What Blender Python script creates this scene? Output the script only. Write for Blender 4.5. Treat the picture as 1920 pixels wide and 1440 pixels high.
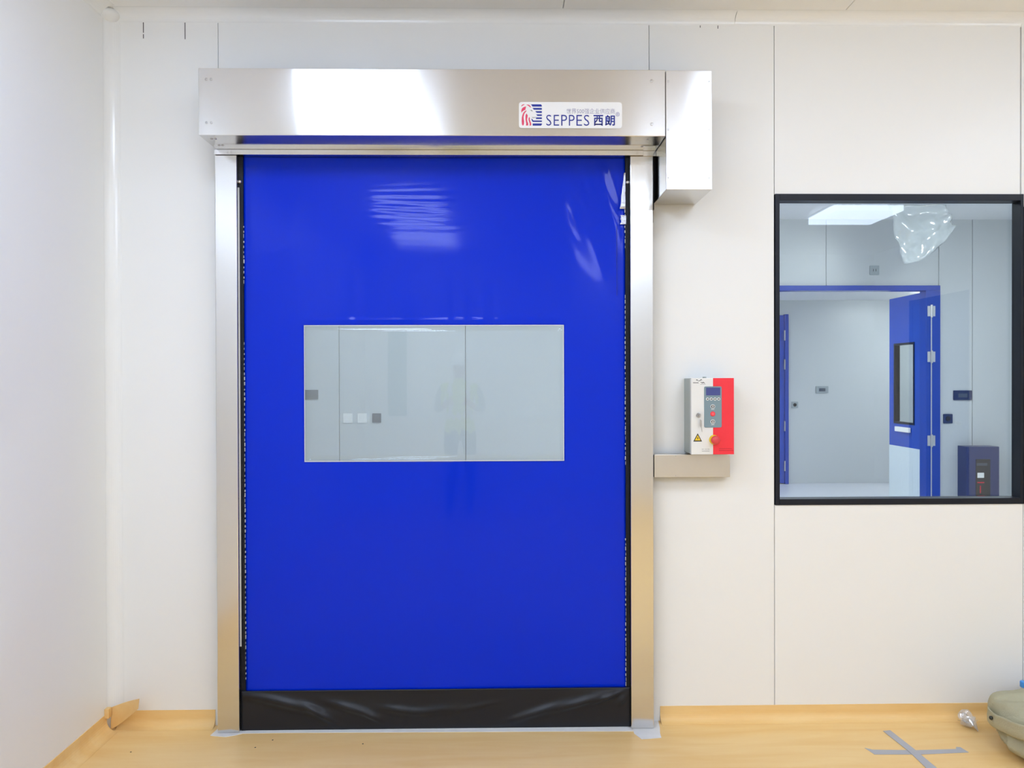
import bpy, bmesh, math, random
from mathutils import Vector, Matrix, noise
random.seed(7)
PI = math.pi
for o in list(bpy.data.objects):
    bpy.data.objects.remove(o)
scene = bpy.context.scene
COL = scene.collection

# ------------------------------------------------------------------ camera, world, exposure
cam_d = bpy.data.cameras.new('camera')
cam_d.sensor_width = 36.0
cam_d.lens = 36.0 * 1387.0 / 1920.0
cam_d.clip_start = 0.05
cam = bpy.data.objects.new('camera', cam_d)
COL.objects.link(cam)
cam.matrix_world = (Matrix.Translation((0, 0, 1.45)) @ Matrix.Rotation(-0.0165, 4, 'Z')
                    @ Matrix.Rotation(PI / 2 - 0.0058, 4, 'X') @ Matrix.Rotation(-0.0028, 4, 'Z'))
scene.camera = cam
world = bpy.data.worlds.new('world')
scene.world = world
world.use_nodes = True
world.node_tree.nodes['Background'].inputs[0].default_value = (0.8, 0.86, 0.9, 1)
world.node_tree.nodes['Background'].inputs[1].default_value = 0.3
vs = scene.view_settings
vs.view_transform = 'Standard'
vs.look = 'None'
vs.gamma = 1.0
vs.use_curve_mapping = False
vs.exposure = 0.05
LIGHT_NEAR = 8.3     # radiance of the ceiling panels of this room
LIGHT_FAR = 29.0      # of the room behind the glass
scene.cycles.max_bounces = 8
scene.cycles.diffuse_bounces = 6
scene.cycles.glossy_bounces = 4
scene.cycles.adaptive_threshold = 0.04
scene.cycles.use_light_tree = False
scene.cycles.caustics_reflective = False
scene.cycles.caustics_refractive = False
scene.cycles.transparent_max_bounces = 16
scene.cycles.sample_clamp_indirect = 6.0


# ------------------------------------------------------------------ materials
def srgb(r, g, b):
    f = lambda c: (c / 255 / 12.92) if c <= 10 else ((c / 255 + 0.055) / 1.055) ** 2.4
    return (f(r), f(g), f(b), 1)


def mat(name, col, rough=0.5, metal=0.0, spec=0.5, coat=0.0, coat_r=0.1, bump=None, var=None,
        rvar=None, aniso=0.0, arot=0.0, emit=None, alpha=None):
    """Principled material; bump=(scale, strength, stretch), var=(scale, amount, stretch), rvar likewise."""
    m = bpy.data.materials.new(name)
    m.use_nodes = True
    nt = m.node_tree
    N, L = nt.nodes, nt.links
    p = N['Principled BSDF']
    p.inputs['Base Color'].default_value = col
    p.inputs['Roughness'].default_value = rough
    p.inputs['Metallic'].default_value = metal
    p.inputs['Specular IOR Level'].default_value = spec
    p.inputs['Coat Weight'].default_value = coat
    p.inputs['Coat Roughness'].default_value = coat_r
    if alpha is not None:
        p.inputs['Alpha'].default_value = alpha
    if emit:
        p.inputs['Emission Color'].default_value = col
        p.inputs['Emission Strength'].default_value = emit
    tc = N.new('ShaderNodeTexCoord')

    def tex(scale, stretch, detail=4):
        mp = N.new('ShaderNodeMapping')
        mp.inputs['Scale'].default_value = stretch
        L.new(tc.outputs['Object'], mp.inputs['Vector'])
        n = N.new('ShaderNodeTexNoise')
        n.inputs['Scale'].default_value = scale
        n.inputs['Detail'].default_value = detail
        L.new(mp.outputs['Vector'], n.inputs['Vector'])
        return n
    if var:
        n = tex(var[0], var[2] if len(var) > 2 else (1, 1, 1))
        hs = N.new('ShaderNodeMix')
        hs.data_type = 'RGBA'
        k = var[1]
        hs.inputs[6].default_value = (col[0] * (1 - k), col[1] * (1 - k), col[2] * (1 - k), 1)
        hs.inputs[7].default_value = (min(1, col[0] * (1 + k)), min(1, col[1] * (1 + k)), min(1, col[2] * (1 + k)), 1)
        L.new(n.outputs['Fac'], hs.inputs[0])
        L.new(hs.outputs[2], p.inputs['Base Color'])
    if rvar:
        n = tex(rvar[0], rvar[2] if len(rvar) > 2 else (1, 1, 1))
        mr = N.new('ShaderNodeMapRange')
        mr.inputs['To Min'].default_value = rough - rvar[1]
        mr.inputs['To Max'].default_value = rough + rvar[1]
        L.new(n.outputs['Fac'], mr.inputs['Value'])
        L.new(mr.outputs['Result'], p.inputs['Roughness'])
    if bump:
        n = tex(bump[0], bump[2] if len(bump) > 2 else (1, 1, 1))
        b = N.new('ShaderNodeBump')
        b.inputs['Strength'].default_value = bump[1]
        b.inputs['Distance'].default_value = 0.01
        L.new(n.outputs['Fac'], b.inputs['Height'])
        L.new(b.outputs['Normal'], p.inputs['Normal'])
    if aniso:
        p.inputs['Anisotropic'].default_value = aniso
        p.inputs['Anisotropic Rotation'].default_value = arot
        t = N.new('ShaderNodeTangent')
        t.direction_type = 'RADIAL'
        t.axis = 'Z'
        L.new(t.outputs['Tangent'], p.inputs['Tangent'])
    return m


def glass(name, tint, base=0.05, edge=0.6, rough=0.0, milk=0.0, milkcol=(0.8, 0.86, 0.87, 1)):
    """Thin clear sheet: tinted see-through plus a surface reflection that grows towards grazing angles."""
    m = bpy.data.materials.new(name)
    m.use_nodes = True
    nt = m.node_tree
    N, L = nt.nodes, nt.links
    N.remove(N['Principled BSDF'])
    out = N['Material Output']
    tr = N.new('ShaderNodeBsdfTransparent')
    tr.inputs['Color'].default_value = tint
    gl = N.new('ShaderNodeBsdfGlossy')
    gl.inputs['Roughness'].default_value = rough
    lw = N.new('ShaderNodeLayerWeight')
    lw.inputs['Blend'].default_value = 0.5
    pw = N.new('ShaderNodeMath')
    pw.operation = 'POWER'
    pw.inputs[1].default_value = 4.0
    L.new(lw.outputs['Facing'], pw.inputs[0])
    mr = N.new('ShaderNodeMapRange')
    mr.inputs['To Min'].default_value = base
    mr.inputs['To Max'].default_value = edge
    L.new(pw.outputs[0], mr.inputs['Value'])
    mx = N.new('ShaderNodeMixShader')
    L.new(mr.outputs['Result'], mx.inputs[0])
    last = tr
    if milk:
        df = N.new('ShaderNodeBsdfDiffuse')
        df.inputs['Color'].default_value = milkcol
        m2 = N.new('ShaderNodeMixShader')
        m2.inputs[0].default_value = milk
        L.new(tr.outputs[0], m2.inputs[1])
        L.new(df.outputs[0], m2.inputs[2])
        last = m2
    L.new(last.outputs[0], mx.inputs[1])
    L.new(gl.outputs[0], mx.inputs[2])
    L.new(mx.outputs[0], out.inputs['Surface'])
    return m


M = {}
M['wall'] = mat('white_wall_panel', (0.875, 0.885, 0.88, 1), 0.32, spec=0.35)
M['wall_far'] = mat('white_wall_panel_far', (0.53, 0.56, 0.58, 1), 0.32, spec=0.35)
M['trim'] = mat('white_cove_trim', (0.87, 0.88, 0.875, 1), 0.18, spec=0.5)
M['ceil'] = mat('white_ceiling_panel', (0.90, 0.905, 0.905, 1), 0.4, spec=0.3)
M['joint'] = mat('grey_joint', (0.25, 0.25, 0.25, 1), 0.7)
M['mark'] = mat('dark_pencil_mark', (0.02, 0.02, 0.03, 1), 0.8)
M['steel_h'] = mat('brushed_steel_horizontal', (0.73, 0.725, 0.71, 1), 0.165, metal=1, aniso=1.0, arot=0.25)
M['steel_v'] = mat('brushed_steel_vertical', (0.71, 0.705, 0.69, 1), 0.19, metal=1, aniso=0.6)
M['steel_d'] = mat('satin_steel', (0.66, 0.645, 0.61, 1), 0.36, metal=1, rvar=(14, 0.08), var=(9, 0.06))
M['screw'] = mat('steel_screw', (0.55, 0.55, 0.55, 1), 0.3, metal=1)
M['vinyl'] = mat('blue_vinyl', (0.0, 0.026, 0.63, 1), 0.34, spec=0.04, coat=0.28, coat_r=0.07)
M['black_vinyl'] = mat('black_vinyl', (0.013, 0.0145, 0.020, 1), 0.30, spec=0.32, bump=(11, 0.04))
M['black'] = mat('black_plastic', (0.009, 0.011, 0.018, 1), 0.45, spec=0.25)
M['frame'] = mat('black_window_frame', (0.008, 0.011, 0.020, 1), 0.4, spec=0.3)
M['tooth'] = mat('zip_teeth', (0.55, 0.57, 0.62, 1), 0.4)
M['film'] = mat('silver_film_and_sheen', (0.62, 0.66, 0.80, 1), 0.2, metal=0.6, bump=(60, 0.5))
M['white'] = mat('white_enamel', (0.82, 0.83, 0.82, 1), 0.25)
M['boxside'] = mat('grey_box_side', srgb(168, 177, 174), 0.4)
M['red'] = mat('red_enamel', (0.92, 0.035, 0.055, 1), 0.3)
M['keypad'] = mat('grey_keypad', srgb(125, 148, 158), 0.4)
M['screen'] = mat('violet_screen', srgb(72, 82, 145), 0.15)
M['ink'] = mat('black_ink', (0.02, 0.02, 0.025, 1), 0.5)
M['greyink'] = mat('grey_ink', (0.28, 0.28, 0.28, 1), 0.5)
M['darkred'] = mat('dark_red_ink', (0.55, 0.01, 0.03, 1), 0.5)
M['pink'] = mat('pink_button', (0.95, 0.12, 0.15, 1), 0.35)
M['yellow'] = mat('yellow_plastic', (0.9, 0.62, 0.02, 1), 0.35)
M['redbtn'] = mat('red_mushroom', (0.72, 0.06, 0.07, 1), 0.3)
M['signwhite'] = mat('sign_white', (0.86, 0.87, 0.88, 1), 0.3)
M['signblue'] = mat('sign_blue', srgb(22, 42, 150), 0.4)
M['signred'] = mat('sign_red', srgb(222, 62, 100), 0.4)
M['signgrey'] = mat('sign_grey', srgb(138, 134, 176), 0.4)
M['tape'] = mat('grey_tape', srgb(172, 174, 182), 0.45, bump=(30, 0.1))
M['canvas'] = mat('khaki_canvas', srgb(178, 174, 148), 0.85, spec=0.2, bump=(180, 0.25), var=(14, 0.08))
M['canvas_in'] = mat('khaki_canvas_edge', srgb(150, 146, 120), 0.85, spec=0.2)
M['snap'] = mat('dark_snap', (0.05, 0.06, 0.06, 1), 0.35, metal=0.6)
M['bluecap'] = mat('blue_cap', srgb(70, 150, 225), 0.35)
M['patch'] = mat('white_subfloor', (0.80, 0.80, 0.80, 1), 0.6, var=(30, 0.06))
M['door_blue'] = mat('blue_door_paint', (0.004, 0.055, 0.42, 1), 0.2, spec=0.6)
M['frame_blue'] = mat('blue_frame_paint', (0.004, 0.045, 0.36, 1), 0.25)
M['film_white'] = mat('white_protective_film', (0.62, 0.70, 0.74, 1), 0.35, bump=(25, 0.3, (1, 1, 0.3)))
M['plate_grey'] = mat('grey_plate', srgb(150, 160, 165), 0.35)
M['plate_dark'] = mat('dark_grey_plate', srgb(70, 80, 95), 0.3)
M['plate_navy'] = mat('navy_plate', srgb(30, 45, 85), 0.3)
M['navy'] = mat('navy_cabinet_paint', srgb(40, 52, 100), 0.3)
M['steel_hinge'] = mat('hinge_steel', (0.7, 0.7, 0.7, 1), 0.3, metal=1)
M['alu'] = mat('white_light_frame', (0.85, 0.85, 0.85, 1), 0.4)
M['lamp'] = mat('led_diffuser', (0.86, 1.0, 1.24, 1), 0.6, emit=LIGHT_NEAR)
M['lamp_cool'] = mat('led_diffuser_cool', (0.84, 1.0, 1.265, 1), 0.6, emit=LIGHT_NEAR * 1.45)
M['lamp_far'] = mat('led_diffuser_far', (0.93, 1.0, 1.03, 1), 0.6, emit=LIGHT_FAR)
M['pane'] = glass('window_glass', (0.90, 0.92, 0.915, 1), 0.045, 0.7)
M['vision'] = glass('clear_vinyl', (0.90, 0.94, 0.94, 1), 0.05, 0.5, rough=0.02, milk=0.10)
M['plastic'] = glass('clear_plastic', (0.995, 0.995, 1.0, 1), 0.10, 0.5, rough=0.10, milk=0.12, milkcol=(0.95, 0.95, 0.95, 1))
M['sheet'] = glass('milky_plastic_sheet', (0.93, 0.94, 0.97, 1), 0.10, 0.9, rough=0.1, milk=0.38)
M['bottle'] = glass('clear_bottle', (0.93, 0.95, 0.97, 1), 0.08, 0.9, rough=0.03)
M['skin'] = mat('skin', (0.55, 0.33, 0.24, 1), 0.5)
M['vest'] = mat('yellow_green_vest', (0.62, 0.75, 0.05, 1), 0.6)
M['tape_r'] = mat('reflective_tape', (0.75, 0.76, 0.78, 1), 0.3)
M['trouser'] = mat('grey_trousers', (0.10, 0.11, 0.14, 1), 0.8)
M['shirt'] = mat('grey_shirt', (0.35, 0.38, 0.40, 1), 0.8)
M['shoe'] = mat('black_shoe', (0.02, 0.02, 0.02, 1), 0.5)
M['sill_bar'] = mat('white_sill_bar', (0.85, 0.86, 0.86, 1), 0.3)
M['teal'] = mat('grey_teal_panel', srgb(120, 150, 152), 0.4)


for k_ in ('lamp', 'lamp_cool', 'lamp_far'):
    M[k_].cycles.emission_sampling = 'FRONT'


def floor_material():
    m = bpy.data.materials.new('wood_look_vinyl_floor')
    m.use_nodes = True
    N, L = m.node_tree.nodes, m.node_tree.links
    p = N['Principled BSDF']
    p.inputs['Roughness'].default_value = 0.38
    p.inputs['Specular IOR Level'].default_value = 0.4
    tc = N.new('ShaderNodeTexCoord')
    mp = N.new('ShaderNodeMapping')
    mp.inputs['Scale'].default_value = (0.9, 7.0, 7.0)
    L.new(tc.outputs['Object'], mp.inputs['Vector'])
    n = N.new('ShaderNodeTexNoise')
    n.inputs['Scale'].default_value = 2.2
    n.inputs['Detail'].default_value = 6
    n.inputs['Roughness'].default_value = 0.55
    n.inputs['Distortion'].default_value = 0.6
    L.new(mp.outputs['Vector'], n.inputs['Vector'])
    cr = N.new('ShaderNodeValToRGB')
    cr.color_ramp.elements[0].position = 0.2
    cr.color_ramp.elements[0].color = srgb(234, 190, 120)
    cr.color_ramp.elements[1].position = 0.8
    cr.color_ramp.elements[1].color = srgb(244, 212, 152)
    L.new(n.outputs['Fac'], cr.inputs['Fac'])
    L.new(cr.outputs['Color'], p.inputs['Base Color'])
    return m


M['floor'] = floor_material()
M['floor_grey'] = mat('pale_grey_floor', (0.62, 0.64, 0.70, 1), 0.35)


# ------------------------------------------------------------------ geometry helpers
def finish(name, bm, m, parent=None, smooth=False):
    me = bpy.data.meshes.new(name)
    bmesh.ops.recalc_face_normals(bm, faces=bm.faces)
    bm.to_mesh(me)
    bm.free()
    return link(name, me, m, parent, smooth)


def link(name, me, m, parent=None, smooth=False):
    if m is not None:
        for q in (m if isinstance(m, (list, tuple)) else [m]):
            me.materials.append(M[q])
    if smooth:
        for p in me.polygons:
            p.use_smooth = True
    o = bpy.data.objects.new(name, me)
    COL.objects.link(o)
    if parent is not None:
        o.parent = parent
        if parent.type == 'EMPTY':
            o.matrix_parent_inverse = Matrix.Translation(parent.location).inverted()
    return o


def add_box(bm, x0, x1, y0, y1, z0, z1, bevel=0.0, seg=2):
    r = bmesh.ops.create_cube(bm, size=1.0)
    vsx = r['verts']
    for v in vsx:
        v.co = Vector(((x0 + x1) / 2 + v.co.x * (x1 - x0), (y0 + y1) / 2 + v.co.y * (y1 - y0), (z0 + z1) / 2 + v.co.z * (z1 - z0)))
    if bevel:
        ed = list({e for v in vsx for e in v.link_edges})
        bmesh.ops.bevel(bm, geom=ed, offset=bevel, segments=seg, affect='EDGES', profile=0.5)


def box(name, x0, x1, y0, y1, z0, z1, m, parent=None, bevel=0.0, seg=2):
    bm = bmesh.new()
    add_box(bm, x0, x1, y0, y1, z0, z1, bevel, seg)
    return finish(name, bm, m, parent)


def add_cyl(bm, c, axis, r0, r1, h, seg=20):
    """Cone frustum from point c along axis ('X','Y-','Z'...) with end radii r0, r1."""
    d = {'X': Vector((1, 0, 0)), 'Y-': Vector((0, -1, 0)), 'Y': Vector((0, 1, 0)), 'Z': Vector((0, 0, 1)), 'Z-': Vector((0, 0, -1))}[axis]
    mt = Matrix.Translation(Vector(c) + d * h / 2) @ d.to_track_quat('Z', 'Y').to_matrix().to_4x4()
    bmesh.ops.create_cone(bm, cap_ends=True, segments=seg, radius1=r0, radius2=r1, depth=h, matrix=mt)


def add_lathe(bm, c, axis, prof, seg=28):
    """prof = [(radius, distance along axis)]"""
    d = {'Y-': Vector((0, -1, 0)), 'Z': Vector((0, 0, 1)), 'Y': Vector((0, 1, 0)), 'Z-': Vector((0, 0, -1))}[axis]
    q = d.to_track_quat('Z', 'Y').to_matrix()
    rings = []
    for r, h in prof:
        rings.append([bm.verts.new(Vector(c) + q @ Vector((r * math.cos(2 * PI * k / seg), r * math.sin(2 * PI * k / seg), h))) for k in range(seg)])
    for a, b in zip(rings, rings[1:]):
        for k in range(seg):
            bm.faces.new((a[k], a[(k + 1) % seg], b[(k + 1) % seg], b[k]))
    bm.faces.new(rings[0])
    bm.faces.new(rings[-1])


def add_plate(bm, pts, y, th):
    """Polygon pts=[(x,z)] facing -Y with its face at y, th thick behind it."""
    f = [bm.verts.new((x, y, z)) for x, z in pts]
    b = [bm.verts.new((x, y + th, z)) for x, z in pts]
    bm.faces.new(f)
    bm.faces.new(b[::-1])
    n = len(pts)
    for k in range(n):
        bm.faces.new((f[k], b[k], b[(k + 1) % n], f[(k + 1) % n]))


def rrect(x0, x1, z0, z1, r, n=5):
    pts = []
    for cx, cz, a in ((x1 - r, z1 - r, 0), (x0 + r, z1 - r, 90), (x0 + r, z0 + r, 180), (x1 - r, z0 + r, 270)):
        for k in range(n + 1):
            t = math.radians(a + 90 * k / n)
            pts.append((cx + r * math.cos(t), cz + r * math.sin(t)))
    return pts


def add_slab(bm, pts, z0, z1):
    """Polygon pts=[(x,y)] lying flat between z0 and z1."""
    t = [bm.verts.new((x, y, z1)) for x, y in pts]
    b = [bm.verts.new((x, y, z0)) for x, y in pts]
    bm.faces.new(t)
    bm.faces.new(b[::-1])
    n = len(pts)
    for k in range(n):
        bm.faces.new((t[k], b[k], b[(k + 1) % n], t[(k + 1) % n]))


def add_extrude(bm, prof, a, b, axis):
    """Closed profile extruded along axis: 'X' profile=(y,z), 'Y' profile=(x,z), 'Z' profile=(x,y)."""
    def P(u, v, t):
        return {'X': (t, u, v), 'Y': (u, t, v), 'Z': (u, v, t)}[axis]
    r0 = [bm.verts.new(P(u, v, a)) for u, v in prof]
    r1 = [bm.verts.new(P(u, v, b)) for u, v in prof]
    bm.faces.new(r0)
    bm.faces.new(r1[::-1])
    n = len(prof)
    for k in range(n):
        bm.faces.new((r0[k], r0[(k + 1) % n], r1[(k + 1) % n], r1[k]))


def empty(name, loc):
    o = bpy.data.objects.new(name, None)
    o.location = loc
    o.empty_display_size = 0.1
    COL.objects.link(o)
    return o


def tag(o, label, cat, group=None, kind=None):
    o['label'] = label
    o['category'] = cat
    if group:
        o['group'] = group
    if kind:
        o['kind'] = kind
    return o


def structure(o, label, cat):
    return tag(o, label, cat, kind='structure')


def copy_tree(o, parent=None):
    c = o.copy()
    COL.objects.link(c)
    c.parent = parent
    for ch in list(o.children):
        copy_tree(ch, c)
    return c


def text_mesh(name, body, x0, x1, z0, z1, y, m, parent, th=0.0006, offset=0.0):
    cu = bpy.data.curves.new(name, 'FONT')
    cu.body = body
    cu.size = 1.0
    cu.offset = offset
    cu.resolution_u = 3
    to = bpy.data.objects.new(name, cu)
    COL.objects.link(to)
    bpy.context.view_layer.update()
    me = bpy.data.meshes.new_from_object(to.evaluated_get(bpy.context.evaluated_depsgraph_get()))
    bpy.data.objects.remove(to)
    bpy.data.curves.remove(cu)
    xs = [v.co.x for v in me.vertices]
    ys = [v.co.y for v in me.vertices]
    sx = (x1 - x0) / (max(xs) - min(xs))
    sz = (z1 - z0) / (max(ys) - min(ys))
    mx, my = min(xs), min(ys)
    bm = bmesh.new()
    bm.from_mesh(me)
    bpy.data.meshes.remove(me)
    for v in bm.verts:
        v.co = Vector((x0 + (v.co.x - mx) * sx, y, z0 + (v.co.y - my) * sz))
    ext = bmesh.ops.extrude_face_region(bm, geom=bm.faces[:])
    for v in [g for g in ext['geom'] if isinstance(g, bmesh.types.BMVert)]:
        v.co.y += th
    me2 = bpy.data.meshes.new(name)
    bmesh.ops.recalc_face_normals(bm, faces=bm.faces)
    bm.to_mesh(me2)
    bm.free()
    return link(name, me2, m, parent)


def nz(x, y, z=0.0):
    return noise.noise(Vector((x, y, z)))


# ------------------------------------------------------------------ room of the photograph
XL, XR, YB, YR, ZC = -1.63, 4.65, 3.12, -2.8, 2.99
fl = structure(box('floor', XL - 0.05, XR + 0.05, YR - 0.05, 3.17, -0.05, 0.0, 'floor'),
               'pale wood-look vinyl floor in front of the blue door', 'floor')
# bare white subfloor showing where the vinyl was cut around the door feet
bm = bmesh.new()
add_slab(bm, [(-1.186, 3.03), (-1.176, 3.10), (-1.176, 3.12), (-1.06, 3.12), (-1.06, 3.046), (-1.085, 3.030), (-1.12, 3.018)], 0.0002, 0.0016)
finish('bare_patch', bm, 'patch', fl)
bm = bmesh.new()
add_slab(bm, [(-1.06, 3.12), (0.545, 3.12), (0.545, 3.030), (0.30, 3.034), (0.0, 3.038), (-0.4, 3.042), (-0.9, 3.048), (-1.06, 3.046)], 0.0002, 0.0014)
finish('bare_patch', bm, 'patch', fl)
bm = bmesh.new()
add_slab(bm, [(0.546, 3.12), (0.668, 3.12), (0.662, 3.06), (0.652, 3.01), (0.649, 2.972), (0.60, 2.965), (0.567, 2.962), (0.546, 3.01)], 0.0002, 0.0016)
finish('bare_patch', bm, 'patch', fl)
# dirt specks
bm = bmesh.new()
for sx, sy in ((-1.445, 2.905), (-0.97, 2.93), (-0.92, 2.99), (-0.55, 2.95)):
    add_cyl(bm, (sx, sy, 0.0001), 'Z', 0.0035, 0.002, 0.001, 7)
finish('dirt_specks', bm, 'mark', fl)

wb = structure(empty('wall_back', (0.5, YB, 0)), 'white metal panel wall carrying the blue roll-up door and window', 'wall')


def panel(x0, x1, z0, z1, parent=wb, y0=YB, y1=3.17, m='wall', g=0.0012):
    return box('panel', x0 + g, x1 - g, y0, y1, z0, z1, m, parent, 0.0012, 1)


panel(XL - 0.05, -1.173, 0, 3.04)
bm = bmesh.new()      # the panel the doorway is cut from, an upside-down U
add_plate(bm, [(-1.1718, 0), (-1.06, 0), (-1.06, 2.37), (0.53, 2.37), (0.53, 0), (0.6328, 0), (0.6328, 3.04), (-1.1718, 3.04)], YB, 0.05)
finish('panel', bm, 'wall', wb)
panel(0.634, 1.165, 0, 3.04)
panel(1.165, 2.2205, 2.233, 3.04)
panel(1.165, 2.2335, 0, 0.914)
bm = bmesh.new()
add_plate(bm, [(2.2225, 2.2345), (2.2325, 2.2345), (2.2325, 2.1815), (3.32, 2.1815), (3.32, 3.04), (2.2225, 3.04)], YB - 0.004, 0.054)
finish('panel', bm, 'wall', wb)
panel(2.2345, 3.32, 0, 0.914)
panel(3.32, XR + 0.05, 0, 3.04)
box('joint_backing', XL, -1.08, 3.162, 3.169, 0.02, 3.0, 'joint', wb)
box('joint_backing', 0.55, 1.164, 3.164, 3.1695, 0.02, 3.0, 'joint', wb)
box('joint_backing', -1.1, 0.6, 3.164, 3.1695, 2.4, 3.0, 'joint', wb)
box('joint_backing', 1.15, XR, 3.164, 3.1695, 2.26, 3.0, 'joint', wb)
box('joint_backing', 1.10, 1.167, 3.164, 3.1695, 0.02, 3.0, 'joint', wb)
for mx, z0, z1 in ((-1.4825, 2.902, 2.945), (-1.4825, 2.878, 2.896), (-1.310, 2.876, 2.945), (0.851, 2.935, 2.944), (0.926, 2.931, 2.944)):
    box('pencil_mark', mx - 0.0015, mx + 0.0015, YB - 0.0006, YB + 0.001, z0, z1, 'mark', wb)

wl = structure(box('wall_left', XL - 0.05, XL, YR, 3.13, 0, 3.04, 'wall'), 'plain white panel wall on the left', 'wall')
wr = structure(empty('wall_right', (XR, 0, 0)), 'white panel wall at the far right of the room, out of frame', 'wall')
box('panel', XR, XR + 0.05, -0.94, 3.13, 0, 3.04, 'wall', wr)
box('panel', XR, XR + 0.05, YR, -2.0, 0, 3.04, 'wall', wr)
box('panel', XR, XR + 0.05, -2.0, -0.94, 2.33, 3.04, 'wall', wr)
wq = structure(empty('wall_rear', (0.5, YR, 0)), 'white panel wall behind the camera', 'wall')
for a, b in ((XL - 0.05, -0.4), (-0.4, 0.8), (0.8, 2.0), (2.0, 3.2), (3.2, XR + 0.05)):
    panel(a, b, 0, 3.04, wq, YR - 0.05, YR)
box('mirrored_sill_bar', -1.33, 0.80, YR, YR + 0.025, 0.955, 1.0, 'sill_bar', wq, 0.004)  # unseen bar added for the window sill mirrored in the clear panel
box('mirrored_jamb_panel', -1.34, -1.11, YR, YR + 0.006, 1.0, 2.15, 'teal', wq, 0.002)  # unseen panel added for the darker jamb in that reflection

ce = structure(empty('ceiling', (0.5, 0.2, ZC)), 'white panel ceiling with thin joints', 'ceiling')
xs = [XL - 0.05, 0.267, 1.45, 2.63, 3.81, XR + 0.05]
for a, b in zip(xs, xs[1:]):
    box('panel', a + 0.0014, b - 0.0014, YR - 0.05, 3.17, ZC, ZC + 0.05, 'ceil', ce, 0.0012, 1)
box('joint_backing', XL, XR, YR, 3.16, ZC + 0.035, ZC + 0.045, 'joint', ce)


def cove_profile(r, th, n=10):
    """Closed section of a hollow quarter-round strip: u<=0 away from the wall, v<=0 down from the ceiling."""
    # hollow side facing the room
    hol = [(-r * (1 - math.cos(t)), -r * (1 - math.sin(t))) for t in [PI / 2 * k / n for k in range(n + 1)]]
    return [(u - th * 0, v) for u, v in hol] + [(-r, 0.004), (0.004, 0.004), (0.004, -r)]


cp = cove_profile(0.046, 0.003)
tb = structure(empty('trim_1', (0.5, YB, ZC)), 'white cove moulding along the top of the door wall', 'trim')
for a, b in ((XL + 0.04, 0.996), (0.9985, XR)):
    bm = bmesh.new()
    add_extrude(bm, [(YB + u, ZC + v) for u, v in cp], a, b, 'X')
    finish('cove_strip', bm, 'trim', tb)
bm = bmesh.new()
add_extrude(bm, [(XL - u * 1.2, ZC + v) for u, v in cp], YR, YB - 0.05, 'Y')
structure(finish('trim_2', bm, 'trim'), 'white cove moulding along the top of the left wall', 'trim')
bm = bmesh.new()
add_extrude(bm, [(XL - u * 1.15, YB + v * 0.9) for u, v in cp], 0.07, ZC - 0.045, 'Z')
co = structure(finish('trim_3', bm, 'trim'), 'white vertical cove moulding in the left corner', 'trim')
bm = bmesh.new()      # moulded corner cap where the three coves meet
bmesh.ops.create_icosphere(bm, subdivisions=3, radius=1.0)
for v in bm.verts:
    v.co = Vector((XL + 0.008 + v.co.x * 0.046, YB - 0.006 + v.co.y * 0.046, ZC - 0.020 + v.co.z * 0.030))
finish('corner_cap', bm, 'trim', co, True)


def skirt_profile(h, r=0.035, th=0.003, n=8):
    """(distance from wall, height) section of a coved vinyl skirting."""
    inner = [(r + th - r * math.sin(PI / 2 * k / n), r + 0.001 - r * math.cos(PI / 2 * k / n)) for k in range(n + 1)]
    return [(0, 0.0)] + [(r + th, 0.0)] + inner + [(th, h), (0, h)]


# back-wall skirting, right of the door then left of it, and along the left wall
bm = bmesh.new()
add_extrude(bm, [(YB - u, v) for u, v in skirt_profile(0.064)], 0.676, XR - 0.01, 'X')
structure(finish('baseboard_right', bm, 'floor'), 'coved wood-look vinyl skirting under the window', 'baseboard')
bm = bmesh.new()
add_extrude(bm, [(YB - u, v) for u, v in skirt_profile(0.068)], -1.60, -1.198, 'X')
structure(finish('baseboard_back', bm, 'floor'), 'short vinyl skirting between the left corner and the door', 'baseboard')
bm = bmesh.new()
prof = skirt_profile(0.060, 0.045)
add_extrude(bm, [(XL + u, v) for u, v in prof], YR, 3.075, 'Y')
for v in bm.verts:
    if v.co.z > 0.055 and v.co.y > 2:
        v.co.z += 0.014
bl = structure(finish('baseboard_left', bm, 'floor'), 'coved vinyl skirting along the left wall with a peeling end', 'baseboard')
bm = bmesh.new()      # the end that has come loose and stands out from the corner
rows = []
for k in range(9):
    t = k / 8
    x = -1.618 + 0.155 * t
    y = 3.085 - 0.085 * t + 0.012 * math.sin(PI * t)
    z0 = 0.004 + 0.122 * t ** 1.15
    z1 = 0.094 + 0.070 * t
    rows.append([(x, y, z0), (x + 0.002, y + 0.006, z1), (x + 0.002, y + 0.010, z1), (x, y + 0.004, z0)])
vr = [[bm.verts.new(p) for p in r] for r in rows]
for a, b in zip(vr, vr[1:]):
    for k in range(4):
        bm.faces.new((a[k], a[(k + 1) % 4], b[(k + 1) % 4], b[k]))
bm.faces.new(vr[0])
bm.faces.new(vr[-1][::-1])
finish('peeling_end', bm, 'floor', bl)
box('corner_stub', -1.63, -1.612, 3.06, 3.085, 0.06, 0.100, 'floor', bl, 0.002)

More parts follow.
